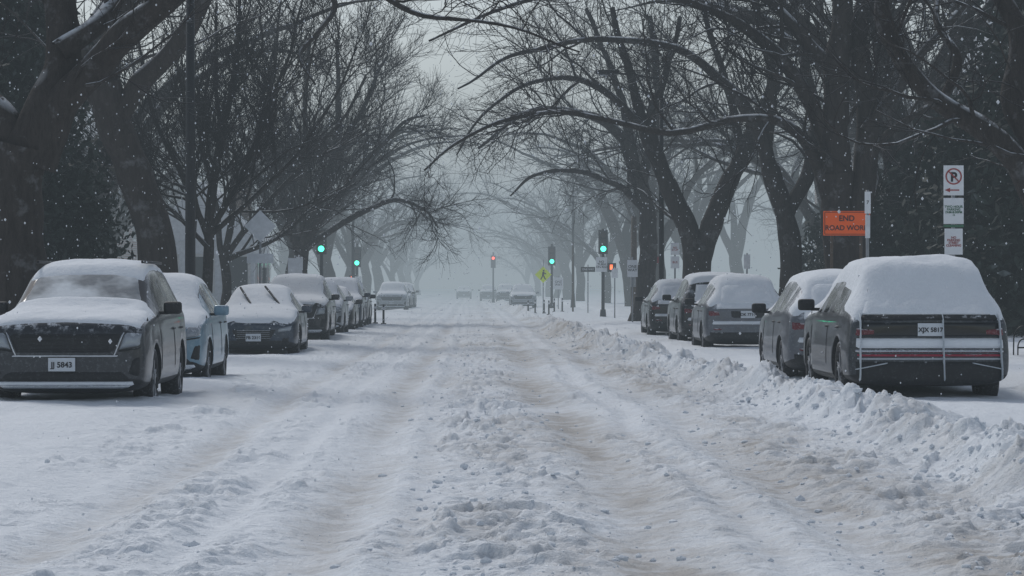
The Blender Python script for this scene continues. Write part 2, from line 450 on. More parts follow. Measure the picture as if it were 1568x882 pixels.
hero('elm_tree', 42, [(30,600,120),(28,500,98),(30,400,86),(32,300,80),(40,225,86)],
  [([(40,250,74),(75,150,64),(92,70,58),(75,-40,48),(40,-200,32)], 1.0),
   ([(48,255,66),(95,165,56),(145,115,50),(205,50,46),(300,-20,34),(400,-110,22)], -1.5),
   ([(30,240,56),(5,185,50),(-40,120,42),(-100,20,34),(-150,-80,24)], 1.5),
   ([(92,80,34),(150,35,32),(185,-20,26),(260,-90,16)], 2.0),
   ([(60,-60,26),(240,-150,20),(420,-110,14),(540,-30,10),(620,20,8),(700,42,6),(800,62,4),(880,95,2.5)], -2.0)], 0.9, 0.04)
hero('elm_tree', 57, [(252,560,84),(246,450,66),(234,350,57),(208,260,53),(176,190,52),(160,130,48)],
  [([(166,165,44),(120,80,38),(90,-20,30),(60,-150,20)], 1.0),
   ([(176,200,36),(215,125,34),(275,68,30),(322,-20,24),(360,-140,16)], -1.0),
   ([(162,140,38),(178,50,32),(215,-60,24),(230,-200,16)], 2.0),
   ([(300,20,14),(380,-40,12),(470,-30,10),(512,10,9),(490,55,8),(468,95,6),(490,140,3)], -1.5)], 0.9, 0.03)
hero('young_elm_tree', 70, [(316,545,22),(319,440,17),(321,380,16),(323,345,15)],
  [([(323,350,12),(332,260,11),(350,150,9),(365,40,6),(372,-60,4)], 0.5),
   ([(321,360,10),(285,290,9),(245,200,7),(215,110,5),(200,20,3)], 1.0),
   ([(322,350,10),(360,290,9),(405,200,7),(440,100,5),(470,0,3)], -1.0),
   ([(322,370,9),(300,300,8),(290,190,6),(280,80,4)], -1.5),
   ([(322,360,9),(375,310,8),(450,240,6),(510,150,4),(545,70,3)], 1.0),
   ([(322,340,9),(335,230,8),(330,120,6),(325,0,4)], 1.5),
   ([(321,380,8),(270,330,7),(215,290,5),(180,230,3)], 0.5)], 1.6, 0.10)
hero('young_elm_tree', 88, [(348,510,20),(346,440,15),(343,390,14)],
  [([(343,395,12),(360,310,10),(395,200,8),(420,90,5),(430,0,3)], 0.5),
   ([(343,400,10),(385,340,9),(450,270,7),(520,190,5),(560,120,3)], -1.0),
   ([(343,400,10),(330,320,8),(310,220,6),(300,120,3)], 1.0),
   ([(343,405,9),(410,370,7),(480,320,5),(540,280,3)], 1.0)], 1.4, 0.09)
hero('elm_tree', 108, [(462,500,30),(460,440,24),(462,385,22)],
  [([(462,390,18),(480,330,14),(510,250,11),(520,150,8),(515,60,5)], 0.5),
   ([(462,390,16),(440,330,13),(420,240,10),(410,140,7),(420,60,4)], 1.0),
   ([(464,380,14),(510,310,11),(570,240,8),(620,190,5),(650,180,3)], -1.0),
   ([(464,385,12),(530,340,10),(600,310,7),(650,320,4),(670,350,3)], 1.0),
   ([(468,360,12),(500,270,9),(560,150,7),(590,80,4)], 2.0),
   ([(462,385,12),(465,280,10),(470,170,8),(480,60,5)], -2.0)], 1.7, 0.04)
# right side
hero('elm_tree', 84, [(1072,530,64),(1072,440,47),(1070,385,44)],
  [([(1068,400,34),(1045,325,30),(1012,250,25),(985,190,19),(960,110,13),(940,10,8)], 0.6),
   ([(1074,400,36),(1100,320,31),(1136,240,27),(1168,160,21),(1205,60,15),(1230,-60,9)], -0.6),
   ([(1020,265,18),(1000,190,15),(1020,110,11),(1050,20,7)], 1.5),
   ([(990,200,14),(930,140,11),(860,120,8),(790,140,6),(730,190,4),(700,240,2.5)], -1.0),
   ([(1136,240,15),(1120,150,12),(1090,60,9),(1070,-40,6)], 1.0)], 1.3, 0.03)
hero('elm_tree', 105, [(986,515,40),(990,430,30),(992,340,27),(978,270,24)],
  [([(980,285,20),(955,215,17),(910,180,13),(850,168,10),(790,185,7),(735,230,4)], -1.0),
   ([(982,290,20),(1000,210,16),(1008,120,12),(1000,20,8)], 1.0),
   ([(978,280,16),(960,180,13),(930,90,9),(900,10,6)], 1.0),
   ([(985,320,12),(940,280,10),(880,262,8),(820,270,5),(780,300,3)], 0.5)], 1.4, 0.02)
hero('elm_tree', 62, [(1296,560,74),(1292,450,58),(1286,350,52),(1280,260,50)],
  [([(1280,275,46),(1280,180,42),(1284,90,38),(1292,0,32),(1305,-130,22)], 0.5),
   ([(1296,430,40),(1322,320,38),(1331,200,34),(1322,90,29),(1338,-30,22),(1360,-150,14)], 1.0),
   ([(1280,330,24),(1240,235,20),(1196,186,15),(1120,186,12),(1030,205,10.5),(940,188,9),(850,178,7.5),(770,186,6),(700,222,5),(650,268,3)], -1.5),
   ([(1281,240,28),(1225,130,23),(1150,50,17),(1060,5,12),(950,-20,9),(840,0,7),(740,40,5),(660,80,3)], -2.5),
   ([(1284,110,22),(1210,30,18),(1130,-60,13)], 1.0),
   ([(1330,200,18),(1390,110,15),(1450,40,12),(1520,-40,8)], 1.0),
   ([(1326,250,14),(1380,190,11),(1450,160,8),(1520,170,5)], 2.0)], 1.2, 0.03)
hero('elm_tree', 76, [(1210,540,46),(1212,430,36),(1204,330,30),(1180,250,27)],
  [([(1182,262,25),(1150,180,21),(1095,110,15),(1000,66,11),(880,62,8),(780,92,6),(700,140,3)], -1.0),
   ([(1205,335,24),(1238,262,21),(1250,170,17),(1236,60,12),(1250,-40,7)], 1.0),
   ([(1172,230,18),(1185,120,14),(1160,10,10),(1150,-80,6)], 1.5)], 1.3, 0.03)
hero('elm_tree', 44, [(1640,600,110),(1632,470,88),(1618,370,72)],
  [([(1620,390,54),(1570,280,44),(1505,208,35),(1435,155,31),(1382,95,27),(1352,20,24),(1372,-70,18)], -0.5),
   ([(1618,380,60),(1600,240,46),(1560,150,38),(1572,60,32),(1535,-40,26),(1500,-160,16)], 1.0),
   ([(1440,160,16),(1470,90,14),(1450,20,11),(1480,-60,8)], 1.5)], 0.9, 0.02)

def elm_mesh(name, H, spread, tr, seed, nl=7, tw=1.0, th=3.6):
    r = np.random.default_rng(seed)
    tp = [(0,0,-0.1,tr*1.35),(0.03,0,0.5,tr*1.08),(0.1*r.normal(),0.1*r.normal(),th*0.6,tr),(0.2*r.normal(),0.2*r.normal(),th,tr*0.95)]
    top = np.array(tp[-1][:3])
    T,TR = limbs_to([tp], 20)
    ls = []
    for i in range(nl):
        az_ = 2*math.pi*(i+0.5*r.random())/nl; tilt = math.radians(r.uniform(8,34)); L = H-th
        p = top-np.array([0,0,r.uniform(0,0.5)]); pts = [(*p,tr*0.7)]
        d = np.array([math.cos(az_)*math.sin(tilt), math.sin(az_)*math.sin(tilt), math.cos(tilt)])
        for k in range(6):
            d = d+0.12*r.normal(size=3)+np.array([math.cos(az_),math.sin(az_),0])*spread*0.02*k-np.array([0,0,0.05*k]); d /= np.linalg.norm(d)
            p = p+d*L/5.2; pts.append((*p, tr*0.62*(1-(k+1)/6.5)**1.1))
        ls.append(pts)
    P,R = limbs_to(ls, 20)
    P2,R2 = grow(P,R,0.22,4,7,25,50,10,0.0,0.12,0.016,0.015,0.25,0.6)
    parts = [(T,TR,12,0),(P,R,8,0),(P2,R2,6,0)]
    parts += branch_out(P,R,tw*0.5,0.03,0.0,1.3)+branch_out(P2,R2,tw*0.62,0.02,0.02,1.3)
    return assemble(name, parts)
ELMS = [elm_mesh('elm_a',15,5,0.42,1), elm_mesh('elm_b',17,6,0.5,2,6), elm_mesh('elm_c',13,5,0.36,3,8,1.1,3.0)]
def put_tree(k, x, y, sc, rz, name='elm_tree'):
    o = obj(name, ELMS[k], None, (x,y,0.0), (0,0,rz)); o.scale = (sc,)*3; return o
spots = []
for i,yy in enumerate([128,158,190,222,255,290,330,375,430]):
    spots.append((-8.4+0.5*random.random(), yy, 0.85+0.15*random.random()))
for i,yy in enumerate([138,166,196,226,258,292,332,380,440]):
    spots.append((9.0+0.8*random.random(), yy, 0.85+0.15*random.random()))
for (x,yy) in [(-13,84),(-15,104),(-18,135),(-22,112),(-20,172),(-28,150),(-24,215),(-30,240),(-18,260),
               (13,80),(16,98),(15,116),(24,140),(18,150),(14,178),(28,180),(20,205),(30,230),(17,250),(24,100)]:
    spots.append((x,yy,0.9+0.3*random.random()))
for i,(x,yy,s) in enumerate(spots):
    put_tree(i%3, x, yy, s, random.random()*6.28)

# evergreens
def evergreen_mesh(name, H, Rb, seed, n=13000, leaf=0.16, cone=True):
    r = np.random.default_rng(seed)
    nc = 260
    cz = 0.3+(H-0.3)*r.random(nc)**0.85
    prof = (1-(cz/H))**0.75 if cone else np.sqrt(np.clip(1-((cz/H-0.45)/0.57)**2,0.03,1))
    ca = r.random(nc)*6.283; cr = Rb*prof*(0.55+0.5*r.random(nc))
    C = np.stack([np.cos(ca)*cr, np.sin(ca)*cr, cz],1)
    k = r.integers(0,nc,n); P = C[k]+r.normal(size=(n,3))*np.array([0.42,0.42,0.28])*(Rb/2.6)
    P[:,2] = np.maximum(P[:,2],0.1)
    u = unit(r.normal(size=(n,3))); v = unit(np.cross(u, r.normal(size=(n,3))))
    L = leaf*(0.6+0.9*r.random((n,1)))
    V = np.stack([P-u*L, P+v*L*0.4, P+u*L, P-v*L*0.4],1).reshape(-1,3)
    F = np.arange(n*4).reshape(-1,4)
    T,TR = limbs_to([[(0,0,-0.1,0.2),(0,0,H*0.4,0.14),(0.05,0,H*0.8,0.06),(0,0,H*0.95,0.02)]],14)
    B,RBb = grow(T,TR,6,Rb*0.5,Rb*0.9,60,90,6,0.02,0.08,0.02,0.008,0.1,0.5)
    Vt,Ft = tubes(T,TR,8); Vb,Fb = tubes(B,RBb,4)
    V = np.vstack([V,Vt,Vb]); F2 = np.vstack([F,Ft+n*4,Fb+n*4+len(Vt)])
    fm = np.concatenate([np.zeros(n),np.ones(len(Ft)+len(Fb))])
    return fast_mesh(name, V, F2, [M_LEAF,M_BARK], False, fm)
EV = [evergreen_mesh('evergreen_a',9,2.8,5,11000,.18), evergreen_mesh('evergreen_b',11,3.4,6,13000,0.19,False), evergreen_mesh('evergreen_c',5,2.4,8,9000,0.12,False)]
for (k,x,yy,s) in [(1,-11.8,66,0.82),(0,-13.0,64,1.05),(2,-9.9,63,0.8),(2,-12.5,72,1.1),(0,-17,90,1.1),(0,-10.9,60,0.68),
                   (2,13.0,92,0.8),(2,12.5,72,1.0),(0,15.2,66,1.2),(2,13.4,64,1.2),(2,11.8,78,0.7),(0,18.5,84,1.2),(2,15.5,80,1.1),(1,16.4,74,.95),
                   (0,24,120,1.4),(1,-24,130,1.2)]:
    o = obj('evergreen_tree', EV[k], None, (x,yy,0.1), (0,0,random.random()*6)); o.scale = (s,s,s)

# ------------------------------------------------------------------ houses
def mat_brick(name, c1, c2):
    m, nt, b = new_mat(name); br = N(nt,'ShaderNodeTexBrick'); tc = N(nt,'ShaderNodeTexCoord')
    mp = N(nt,'ShaderNodeMapping'); mp.inputs['Rotation'].default_value=(math.pi/2,0,0)
    nt.links.new(tc.outputs['Object'],mp.inputs[0]); nt.links.new(mp.outputs[0],br.inputs['Vector'])
    br.inputs['Scale'].default_value=4; br.inputs['Color1'].default_value=(*c1,1); br.inputs['Color2'].default_value=(*c2,1)
    br.inputs['Mortar'].default_value=(0.3,0.29,0.28,1); br.inputs['Mortar Size'].default_value=0.012
    nt.links.new(br.outputs[0], b.inputs['Base Color']); b.inputs['Roughness'].default_value=0.9; return m
M_BRICK = mat_brick('brick', (0.20,0.09,0.07), (0.26,0.12,0.09)); M_BRICK2 = mat_brick('brown_brick', (0.16,0.11,0.08),(0.22,0.15,0.11))
M_WIN = plain('house_window', (0.03,0.035,0.04), 0.15); M_TRIM = plain('painted_trim', (0.6,0.6,0.58), 0.6, snow=0.3)
M_SIDING = plain('white_siding', (0.66,0.68,0.70), 0.7)
def house(x, y, wdt, dep, hgt, brick, face, gable_front=False, name='brick_house'):
    p = empty(name, (x,y,0.15))
    box('walls', (wdt,dep,hgt), (0,0,hgt/2), brick, p)
    h = hgt
    if gable_front:
        V = [(-wdt/2-.3,-dep/2-.3,h+.003),(wdt/2+.3,-dep/2-.3,h+.003),(wdt/2+.3,dep/2+.3,h+.003),(-wdt/2-.3,dep/2+.3,h+.003),(0,-dep/2-.3,h+2.6),(0,dep/2+.3,h+2.6)]
        fs = [(0,4,5,3),(1,2,5,4),(0,1,4),(2,3,5),(3,2,1,0)]
    else:
        V = [(-wdt/2-.3,-dep/2-.3,h+.003),(wdt/2+.3,-dep/2-.3,h+.003),(wdt/2+.3,dep/2+.3,h+.003),(-wdt/2-.3,dep/2+.3,h+.003),(-wdt/2-.3,0,h+2.6),(wdt/2+.3,0,h+2.6)]
        fs = [(0,1,5,4),(2,3,4,5),(0,4,3),(1,2,5),(3,2,1,0)]
    me = bpy.data.meshes.new('roof'); me.from_pydata(V,[],fs); me.materials.append(M_SNOW); me.materials.append(brick)
    if gable_front: me.polygons[2].material_index=1; me.polygons[3].material_index=1
    obj('roof', me, p)
    box('chimney',(0.8,0.8,2.6),(wdt*0.3,0.6,h+1.9),M_BRICK2,p)
    n=0
    for side in (-1,1):
        for fl in range(int(hgt//3)):
            for k in range(4):
                yy=-dep/2+dep*(k+0.5)/4
                box('window_trim_%d'%n,(0.10,1.25,1.75),(side*(wdt/2+0.02),yy,1.9+fl*3),M_TRIM,p)
                box('window_%d'%n,(0.06,1.0,1.5),(side*(wdt/2+0.06),yy,1.9+fl*3),M_WIN,p); n+=1
    for fl in range(int(hgt//3)):
        for k in range(3):
            xx=-wdt/2+wdt*(k+0.5)/3
            box('window_trim_%d'%n,(1.25,0.10,1.75),(xx,-(dep/2+0.02),1.9+fl*3),M_TRIM,p)
            box('window_%d'%n,(1.0,0.06,1.5),(xx,-(dep/2+0.06),1.9+fl*3),M_WIN,p); n+=1
    box('door',(0.12,1.1,2.2),(face*(wdt/2+0.12),0.4,1.1),M_DARKTXT,p)
    box('porch_step',(1.4,2.4,0.4),(face*(wdt/2+0.8),0.4,0.2),M_TRIM,p)
for a in [(23,84,9,11,8.5,M_BRICK2,-1),(24,106,9,12,9,M_BRICK,-1),(25,152,10,14,9,M_BRICK2,-1),
          (-23,92,9,11,9,M_BRICK,1),(-24,114,9,12,9,M_BRICK2,1),(-25,158,10,14,9,M_BRICK,1)]:
    house(*a)
house(-12.1,128,4.8,9,3.4,M_SIDING,1,True,'white_gabled_house')

# ------------------------------------------------------------------ cars
SUV = dict(L=4.8, W=1.9, wheels=(0.98,3.80), R=0.37, st=[
 (0.00,.30,.78,.90,.82,.80,.66),(0.05,.25,.94,1.03,.90,.89,.76),(0.22,.22,1.04,1.11,.93,.92,.79),(1.15,.22,1.09,1.18,.94,.92,.80),
 (1.34,.22,1.10,1.21,.95,.92,.78),(2.00,.22,1.12,1.66,.95,.92,.71),(2.18,.22,1.12,1.72,.95,.92,.70),(2.85,.22,1.13,1.76,.95,.92,.70),(2.95,.22,1.13,1.76,.95,.92,.70),
 (3.75,.22,1.14,1.75,.95,.92,.69),(3.86,.22,1.14,1.74,.95,.92,.69),(4.34,.23,1.15,1.70,.94,.91,.67),(4.48,.24,1.15,1.63,.93,.90,.67),(4.70,.27,1.06,1.18,.91,.89,.74),(4.80,.36,.92,1.04,.82,.80,.66)],
 side=[(6,7),(8,9),(10,11)], ws=(4,5), rg=(12,13), sideA=(5,6))
BOX = dict(L=5.0, W=1.98, wheels=(1.0,3.98), R=0.39, st=[
 (0.00,.36,.82,.90,.80,.78,.64),(0.07,.27,.94,1.01,.91,.90,.74),(0.30,.24,1.02,1.09,.96,.95,.80),(1.15,.22,1.08,1.17,.98,.96,.82),
 (1.30,.22,1.10,1.21,.99,.96,.80),(2.05,.22,1.10,1.58,.99,.96,.75),(2.25,.22,1.10,1.62,.99,.96,.74),(2.95,.22,1.10,1.64,.99,.96,.73),(3.05,.22,1.10,1.64,.99,.96,.73),
 (3.95,.22,1.11,1.61,.99,.96,.72),(4.06,.22,1.11,1.60,.99,.96,.72),(4.40,.23,1.12,1.54,.98,.95,.71),(4.52,.24,1.12,1.48,.98,.94,.71),(4.90,.24,1.05,1.13,.98,.95,.83),(5.0,.27,.93,1.04,.92,.90,.78)],
 side=[(6,7),(8,9),(10,11)], ws=(4,5), rg=(12,13), sideA=(5,6))
SEDAN = dict(L=4.55, W=1.8, wheels=(0.92,3.60), R=0.33, st=[
 (0.00,.28,.60,.68,.70,.66,.50),(0.09,.20,.71,.79,.82,.80,.62),(0.38,.18,.80,.88,.88,.86,.70),(1.05,.17,.88,.97,.90,.87,.72),
 (1.20,.17,.90,1.00,.90,.87,.70),(2.00,.17,.93,1.36,.90,.86,.62),(2.20,.17,.93,1.43,.90,.86,.60),(2.65,.17,.94,1.46,.90,.86,.59),(2.75,.17,.94,1.46,.90,.86,.59),
 (3.35,.18,.95,1.41,.90,.86,.58),(3.45,.18,.95,1.38,.90,.86,.58),(4.00,.19,.97,1.09,.88,.84,.64),(4.15,.20,.97,1.06,.87,.83,.66),(4.47,.22,.93,1.03,.84,.80,.62),(4.55,.30,.80,.93,.76,.72,.55)],
 side=[(6,7),(8,9)], ws=(4,5), rg=(10,11), sideA=(5,6))
HATCH = dict(L=4.4, W=1.86, wheels=(0.90,3.50), R=0.35, st=[
 (0.00,.34,.74,.82,.74,.72,.58),(0.07,.25,.86,.93,.85,.84,.68),(0.30,.22,.95,1.02,.90,.89,.74),(1.00,.21,1.02,1.10,.92,.90,.76),
 (1.15,.21,1.03,1.14,.93,.90,.74),(1.85,.21,1.05,1.55,.93,.90,.66),(2.05,.21,1.05,1.62,.93,.90,.64),(2.60,.21,1.07,1.65,.93,.90,.63),(2.70,.21,1.07,1.65,.93,.90,.63),
 (3.40,.21,1.10,1.63,.93,.90,.61),(3.50,.21,1.11,1.62,.93,.90,.60),(3.78,.22,1.12,1.58,.92,.89,.60),(3.92,.23,1.12,1.51,.92,.88,.60),(4.26,.26,1.06,1.14,.90,.87,.70),(4.4,.34,.92,1.00,.82,.80,.62)],
 side=[(6,7),(8,9),(10,11)], ws=(4,5), rg=(12,13), sideA=(5,6))

def body_mesh(sp, paint, glass):
    st = sp['st']; V=[]; rings=[]
    for (y,zb,zs,zt,ws,wb,wt) in st:
        drop = min(0.085, 0.35*(zt-zs))
        half = [(0,zb),(ws*0.84,zb),(ws,zb+0.12),(ws+0.015,(zb+zs)/2),(wb+0.005,zs-0.05),(wb-0.02,zs+0.012),(wt,zt-drop),(wt*0.78,zt),(0,zt+0.02)]
        ring = []
        for (x,z) in half: ring.append(len(V)); V.append((x,y,z))
        for (x,z) in half[-2:0:-1]: ring.append(len(V)); V.append((-x,y,z))
        rings.append(ring)
    F=[];fm=[]; n=len(rings[0])
    for i in range(len(rings)-1):
        for j in range(n):
            k=(j+1)%n; F.append((rings[i][j],rings[i+1][j],rings[i+1][k],rings[i][k]))
            b = j if j<8 else 15-j
            mi = 0
            if b in (0,): mi = 2
            if b == 1: mi = 2
            if b==5 and ((i,i+1) in sp['side'] or (i,i+1)==sp['sideA']): mi = 1
            if b in (6,7) and ((i,i+1)==sp['ws'] or (i,i+1)==sp['rg']): mi = 1
            fm.append(mi)
    for ring,fl in ((rings[0],False),(rings[-1],True)):
        lad=[(ring[i], ring[(n-i)%n]) for i in range(9)]
        for i in range(8):
            a,b=lad[i]; c,d=lad[i+1]
            f = [a,c,d,b]; f2=[]
            for q in f:
                if q not in f2: f2.append(q)
            F.append(tuple(f2[::-1] if fl else f2)); fm.append(2 if i<2 else 0)
    me = bpy.data.meshes.new('body'); me.from_pydata(V,[],F)
    for m_ in (paint,glass,M_PLASTIC): me.materials.append(m_)
    me.polygons.foreach_set('material_index', fm); me.polygons.foreach_set('use_smooth',[True]*len(F)); me.update()
    bm=bmesh.new(); bm.from_mesh(me); bmesh.ops.recalc_face_normals(bm, faces=bm.faces)
    cl = bm.edges.layers.float.new('crease_edge'); bm.verts.ensure_lookup_table()
    for i in range(len(rings)-1):
        for (j,cv) in ((4,.45),(5,.6),(6,.4),(2,.3)):
            for jj in (j,(n-j)%n):
                e = bm.edges.get((bm.verts[rings[i][jj]], bm.verts[rings[i+1][jj]]))
                if e: e[cl]=cv
    bm.to_mesh(me); bm.free()
    o = bpy.data.objects.new('tmpbody', me); COL.objects.link(o)
    sm = o.modifiers.new('s','SUBSURF'); sm.levels=2; sm.render_levels=2
    bm=bmesh.new()
    for wy in sp['wheels']:
        for sx in (-1,1):
            r = bmesh.ops.create_cone(bm, cap_ends=True, segments=36, radius1=sp['R']+0.06, radius2=sp['R']+0.06, depth=0.5,
                matrix=Matrix.Translation((sx*(sp['W']/2-0.05),wy,sp['R']+0.0))@Matrix.Rotation(math.pi/2,4,'Y'))
    for f in bm.faces: f.material_index=2
    cm = bpy.data.meshes.new('cut'); bm.to_mesh(cm); bm.free()
    for m_ in (paint,glass,M_PLASTIC): cm.materials.append(m_)
    co = bpy.data.objects.new('tmpcut', cm); COL.objects.link(co)
    bo = o.modifiers.new('b','BOOLEAN'); bo.operation='DIFFERENCE'; bo.object=co; bo.solver='EXACT'
    dg = bpy.context.evaluated_depsgraph_get(); dg.update()
    out = bpy.data.meshes.new_from_object(o.evaluated_get(dg))
    bpy.data.objects.remove(o); bpy.data.objects.remove(co)
    return out

def wheel_meshes(R):
    prof=[(R*0.62,-0.10),(R*0.80,-0.115),(R*0.94,-0.11),(R,-0.08),(R,0.08),(R*0.94,0.11),(R*0.80,0.115),(R*0.62,0.10)]
    seg=40;V=[];F=[]
    for i in range(seg):
        a=2*math.pi*i/seg
        for (r,x) in prof: V.append((x,r*math.cos(a),r*math.sin(a)))
    m=len(prof)
    for i in range(seg):
        j=(i+1)%seg
        for k in range(m-1): F.append((i*m+k,j*m+k,j*m+k+1,i*m+k+1))
        F.append((i*m+m-1,j*m+m-1,j*m,i*m))
    ty = fast_mesh('tyre',V,F,[M_TYRE])
    bm=bmesh.new()
    bmesh.ops.create_cone(bm,cap_ends=True,segments=32,radius1=R*0.63,radius2=R*0.63,depth=0.05,matrix=Matrix.Rotation(math.pi/2,4,'Y'))
    for f in bm.faces: f.material_index=1
    for k in range(5):
        for off in (-0.1,0.1):
            a=2*math.pi*k/5+off*1.4
            mt=Matrix.Rotation(a,4,'X')@Matrix.Translation((0.0,0,R*0.33))@Matrix.Diagonal((0.14,0.035,R*0.58,1))
            bmesh.ops.create_cube(bm,size=1,matrix=mt)
    bmesh.ops.create_cone(bm,cap_ends=True,segments=16,radius1=0.06,radius2=0.06,depth=0.16,matrix=Matrix.Rotation(math.pi/2,4,'Y'))
    rm=bpy.data.meshes.new('rim'); bm.to_mesh(rm); bm.free(); rm.materials.append(M_RIM); rm.materials.append(M_PLASTIC)
    return ty,rm

class Car:
    def __init__(s, sp, loc, rz, paint, glass=M_GLASS, name='parked_car'):
        loc=(loc[0],loc[1],loc[2]-0.07)
        s.sp=sp; s.root=empty(name, loc, rz)
        me=body_mesh(sp, paint, glass); s.body=obj('body', me, s.root); s.paint=paint
        s.bvh=BVHTree.FromPolygons([v.co[:] for v in me.vertices],[tuple(p.vertices) for p in me.polygons])
        ty,rm=wheel_meshes(sp['R'])
        n=1
        for wy in sp['wheels']:
            for sx in (-1,1):
                wx=sx*(sp['W']/2-0.135)
                t=obj('tyre_%d'%n,ty,s.root,(wx,wy,sp['R'])); r=obj('rim_%d'%n,rm,s.root,(wx+sx*0.03,wy,sp['R'])); n+=1
    def hit(s, ax, a, b):
        L=s.sp['L']
        o,d={'front':((a,-3,b),(0,1,0)),'rear':((a,L+3,b),(0,-1,0)),'left':((-3,a,b),(1,0,0)),'right':((3,a,b),(-1,0,0)),'top':((a,b,5),(0,0,-1))}[ax]
        h=s.bvh.ray_cast(Vector(o),Vector(d)); return h[0],h[1],Vector(d)
    def patch(s, name, ax, c, mat, off=0.012, n=(12,6), rough=0.0, seed=0):
        na,nb=n; V=[];idx={}
        for j in range(nb+1):
            for i in range(na+1):
                u=i/na;v=j/nb
                a=(c[0][0]*(1-u)+c[1][0]*u)*(1-v)+(c[3][0]*(1-u)+c[2][0]*u)*v
                b=(c[0][1]*(1-u)+c[1][1]*u)*(1-v)+(c[3][1]*(1-u)+c[2][1]*u)*v
                p,nn,d=s.hit(ax,a,b)
                if p is None or (d.dot(nn) > -0.05): continue
                edge = i in (0,na) or j in (0,nb)
                q=off*(1+rough*mnoise.noise(Vector((a*6+seed,b*6,seed))))
                if rough>0 : q = q if not edge else -0.01; 
                elif edge: q=-0.004
                idx[(i,j)]=len(V); V.append(p-d*q)
        F=[]
        for j in range(nb):
            for i in range(na):
                k=[(i,j),(i+1,j),(i+1,j+1),(i,j+1)]
                if all(q in idx for q in k): F.append([idx[q] for q in k])
        if not F: return
        me=bpy.data.meshes.new(name); me.from_pydata([tuple(v) for v in V],[],F); me.materials.append(mat)
        for p in me.polygons: p.use_smooth=True
        obj(name,me,s.root)
    def pair(s, name, ax, c, mat, **k):
        s.patch(name+'_r',ax,c,mat,**k); s.patch(name+'_l',ax,[(-x,z) for (x,z) in c],mat,**k)
    def snow(s, tab, seed=0, th=(0.55,0.82), name='snow_cover', lump=0.35, step=0.05):
        L=s.sp['L']; W=s.sp['W']; nx=int(W/0.045); ny=int(L/step); V=[];T=[]
        ty=[t[0] for t in tab]; tv=[t[1] for t in tab]
        for j in range(ny+1):
            y=0.01+(L-0.02)*j/ny
            for i in range(nx+1):
                x=-W/2+0.01+(W-0.02)*i/nx
                p,nn,d=s.hit('top',x,y)
                if p is None: V.append((x,y,0.5)); T.append(-1); continue
                if nn.z<0: nn=-nn
                t=float(np.interp(y,ty,tv)); k=float(sstep(th[0],th[1],nn.z))
                nv=mnoise.noise(Vector((x*1.6+seed,y*1.6,seed)))+0.5*mnoise.noise(Vector((x*5+seed,y*5,seed)))
                if t<0: k=0
                t=t*(1+lump*nv)*k-0.02*(1-k)
                if t<0.004+0.012*nv: t=-0.02
                V.append((p.x,p.y,p.z+t)); T.append(t)
        F=[];n=nx+1
        for j in range(ny):
            for i in range(nx):
                q=[j*n+i,j*n+i+1,(j+1)*n+i+1,(j+1)*n+i]
                if any(T[k]>0 for k in q) and all(T[k]>-0.5 for k in q): F.append(q)
        me=bpy.data.meshes.new(name); me.from_pydata(V,[],F); me.materials.append(M_SNOWC)
        for p in me.polygons: p.use_smooth=True
        o=obj(name,me,s.root); sm=o.modifiers.new('smooth','SMOOTH'); sm.factor=0.5; sm.iterations=2
    def mirrors(s, mat):
        st=s.sp['st'][5]; z=s.sp['st'][4][2]+0.08; y=s.sp['st'][4][0]+0.42
        for sx,nm in ((-1,'l'),(1,'r')):
            x=sx*(st[5]+0.13)
            box('mirror_'+nm,(0.22,0.12,0.15),(x,y,z+0.03),mat,s.root,bevel=0.045,segs=3)
            box('mirror_arm_'+nm,(0.14,0.05,0.04),(sx*(st[5]+0.0),y+0.02,z-0.03),M_PLASTIC,s.root,bevel=0.01)
        L=s.sp['L']
        for sx,ax in ((-1,'left'),(1,'right')):
            for i,yy in enumerate((s.sp['st'][7][0]-0.1, s.sp['st'][9][0]-0.12)):
                s.patch('door_handle_%d'%(i+(sx>0)*2),ax,[(yy,.93),(yy+.2,.93),(yy+.2,.965),(yy,.965)],M_PLASTIC,off=.03,n=(4,3))
            for i,yy in enumerate((s.sp['st'][4][0]+.12, s.sp['st'][7][0]+0.05)):
                s.patch('door_seam_%d'%(i+(sx>0)*2),ax,[(yy,.42),(yy+.014,.42),(yy+.014,1.0),(yy,1.0)],M_PLASTIC,off=.006,n=(2,8))
    def plate(s, ax, z, txt, w=0.31, dx=0.0):
        p,_,_=s.hit(ax,dx,z); sg=-1 if ax=='front' else 1
        box('license_plate',(w,0.015,0.155),(dx,p.y+sg*0.035,z),M_PLATE,s.root,bevel=0.006)
        rot=(math.pi/2,0,0) if ax=='front' else (math.pi/2,0,math.pi)
        text('plate_text',txt,0.088 if len(txt)<8 else .075,(dx,p.y+sg*0.046,z-0.005),M_DARKTXT,s.root,rot,0.002)
    def bars(s, ax, z0, z1, n, x0, mat):
        for k in range(n):
            z=z0+(z1-z0)*(k+0.5)/n
            s.patch('grille_bar_%d'%k,ax,[(-x0,z-0.008),(x0,z-0.008),(x0,z+0.008),(-x0,z+0.008)],mat,off=0.028,n=(20,2))

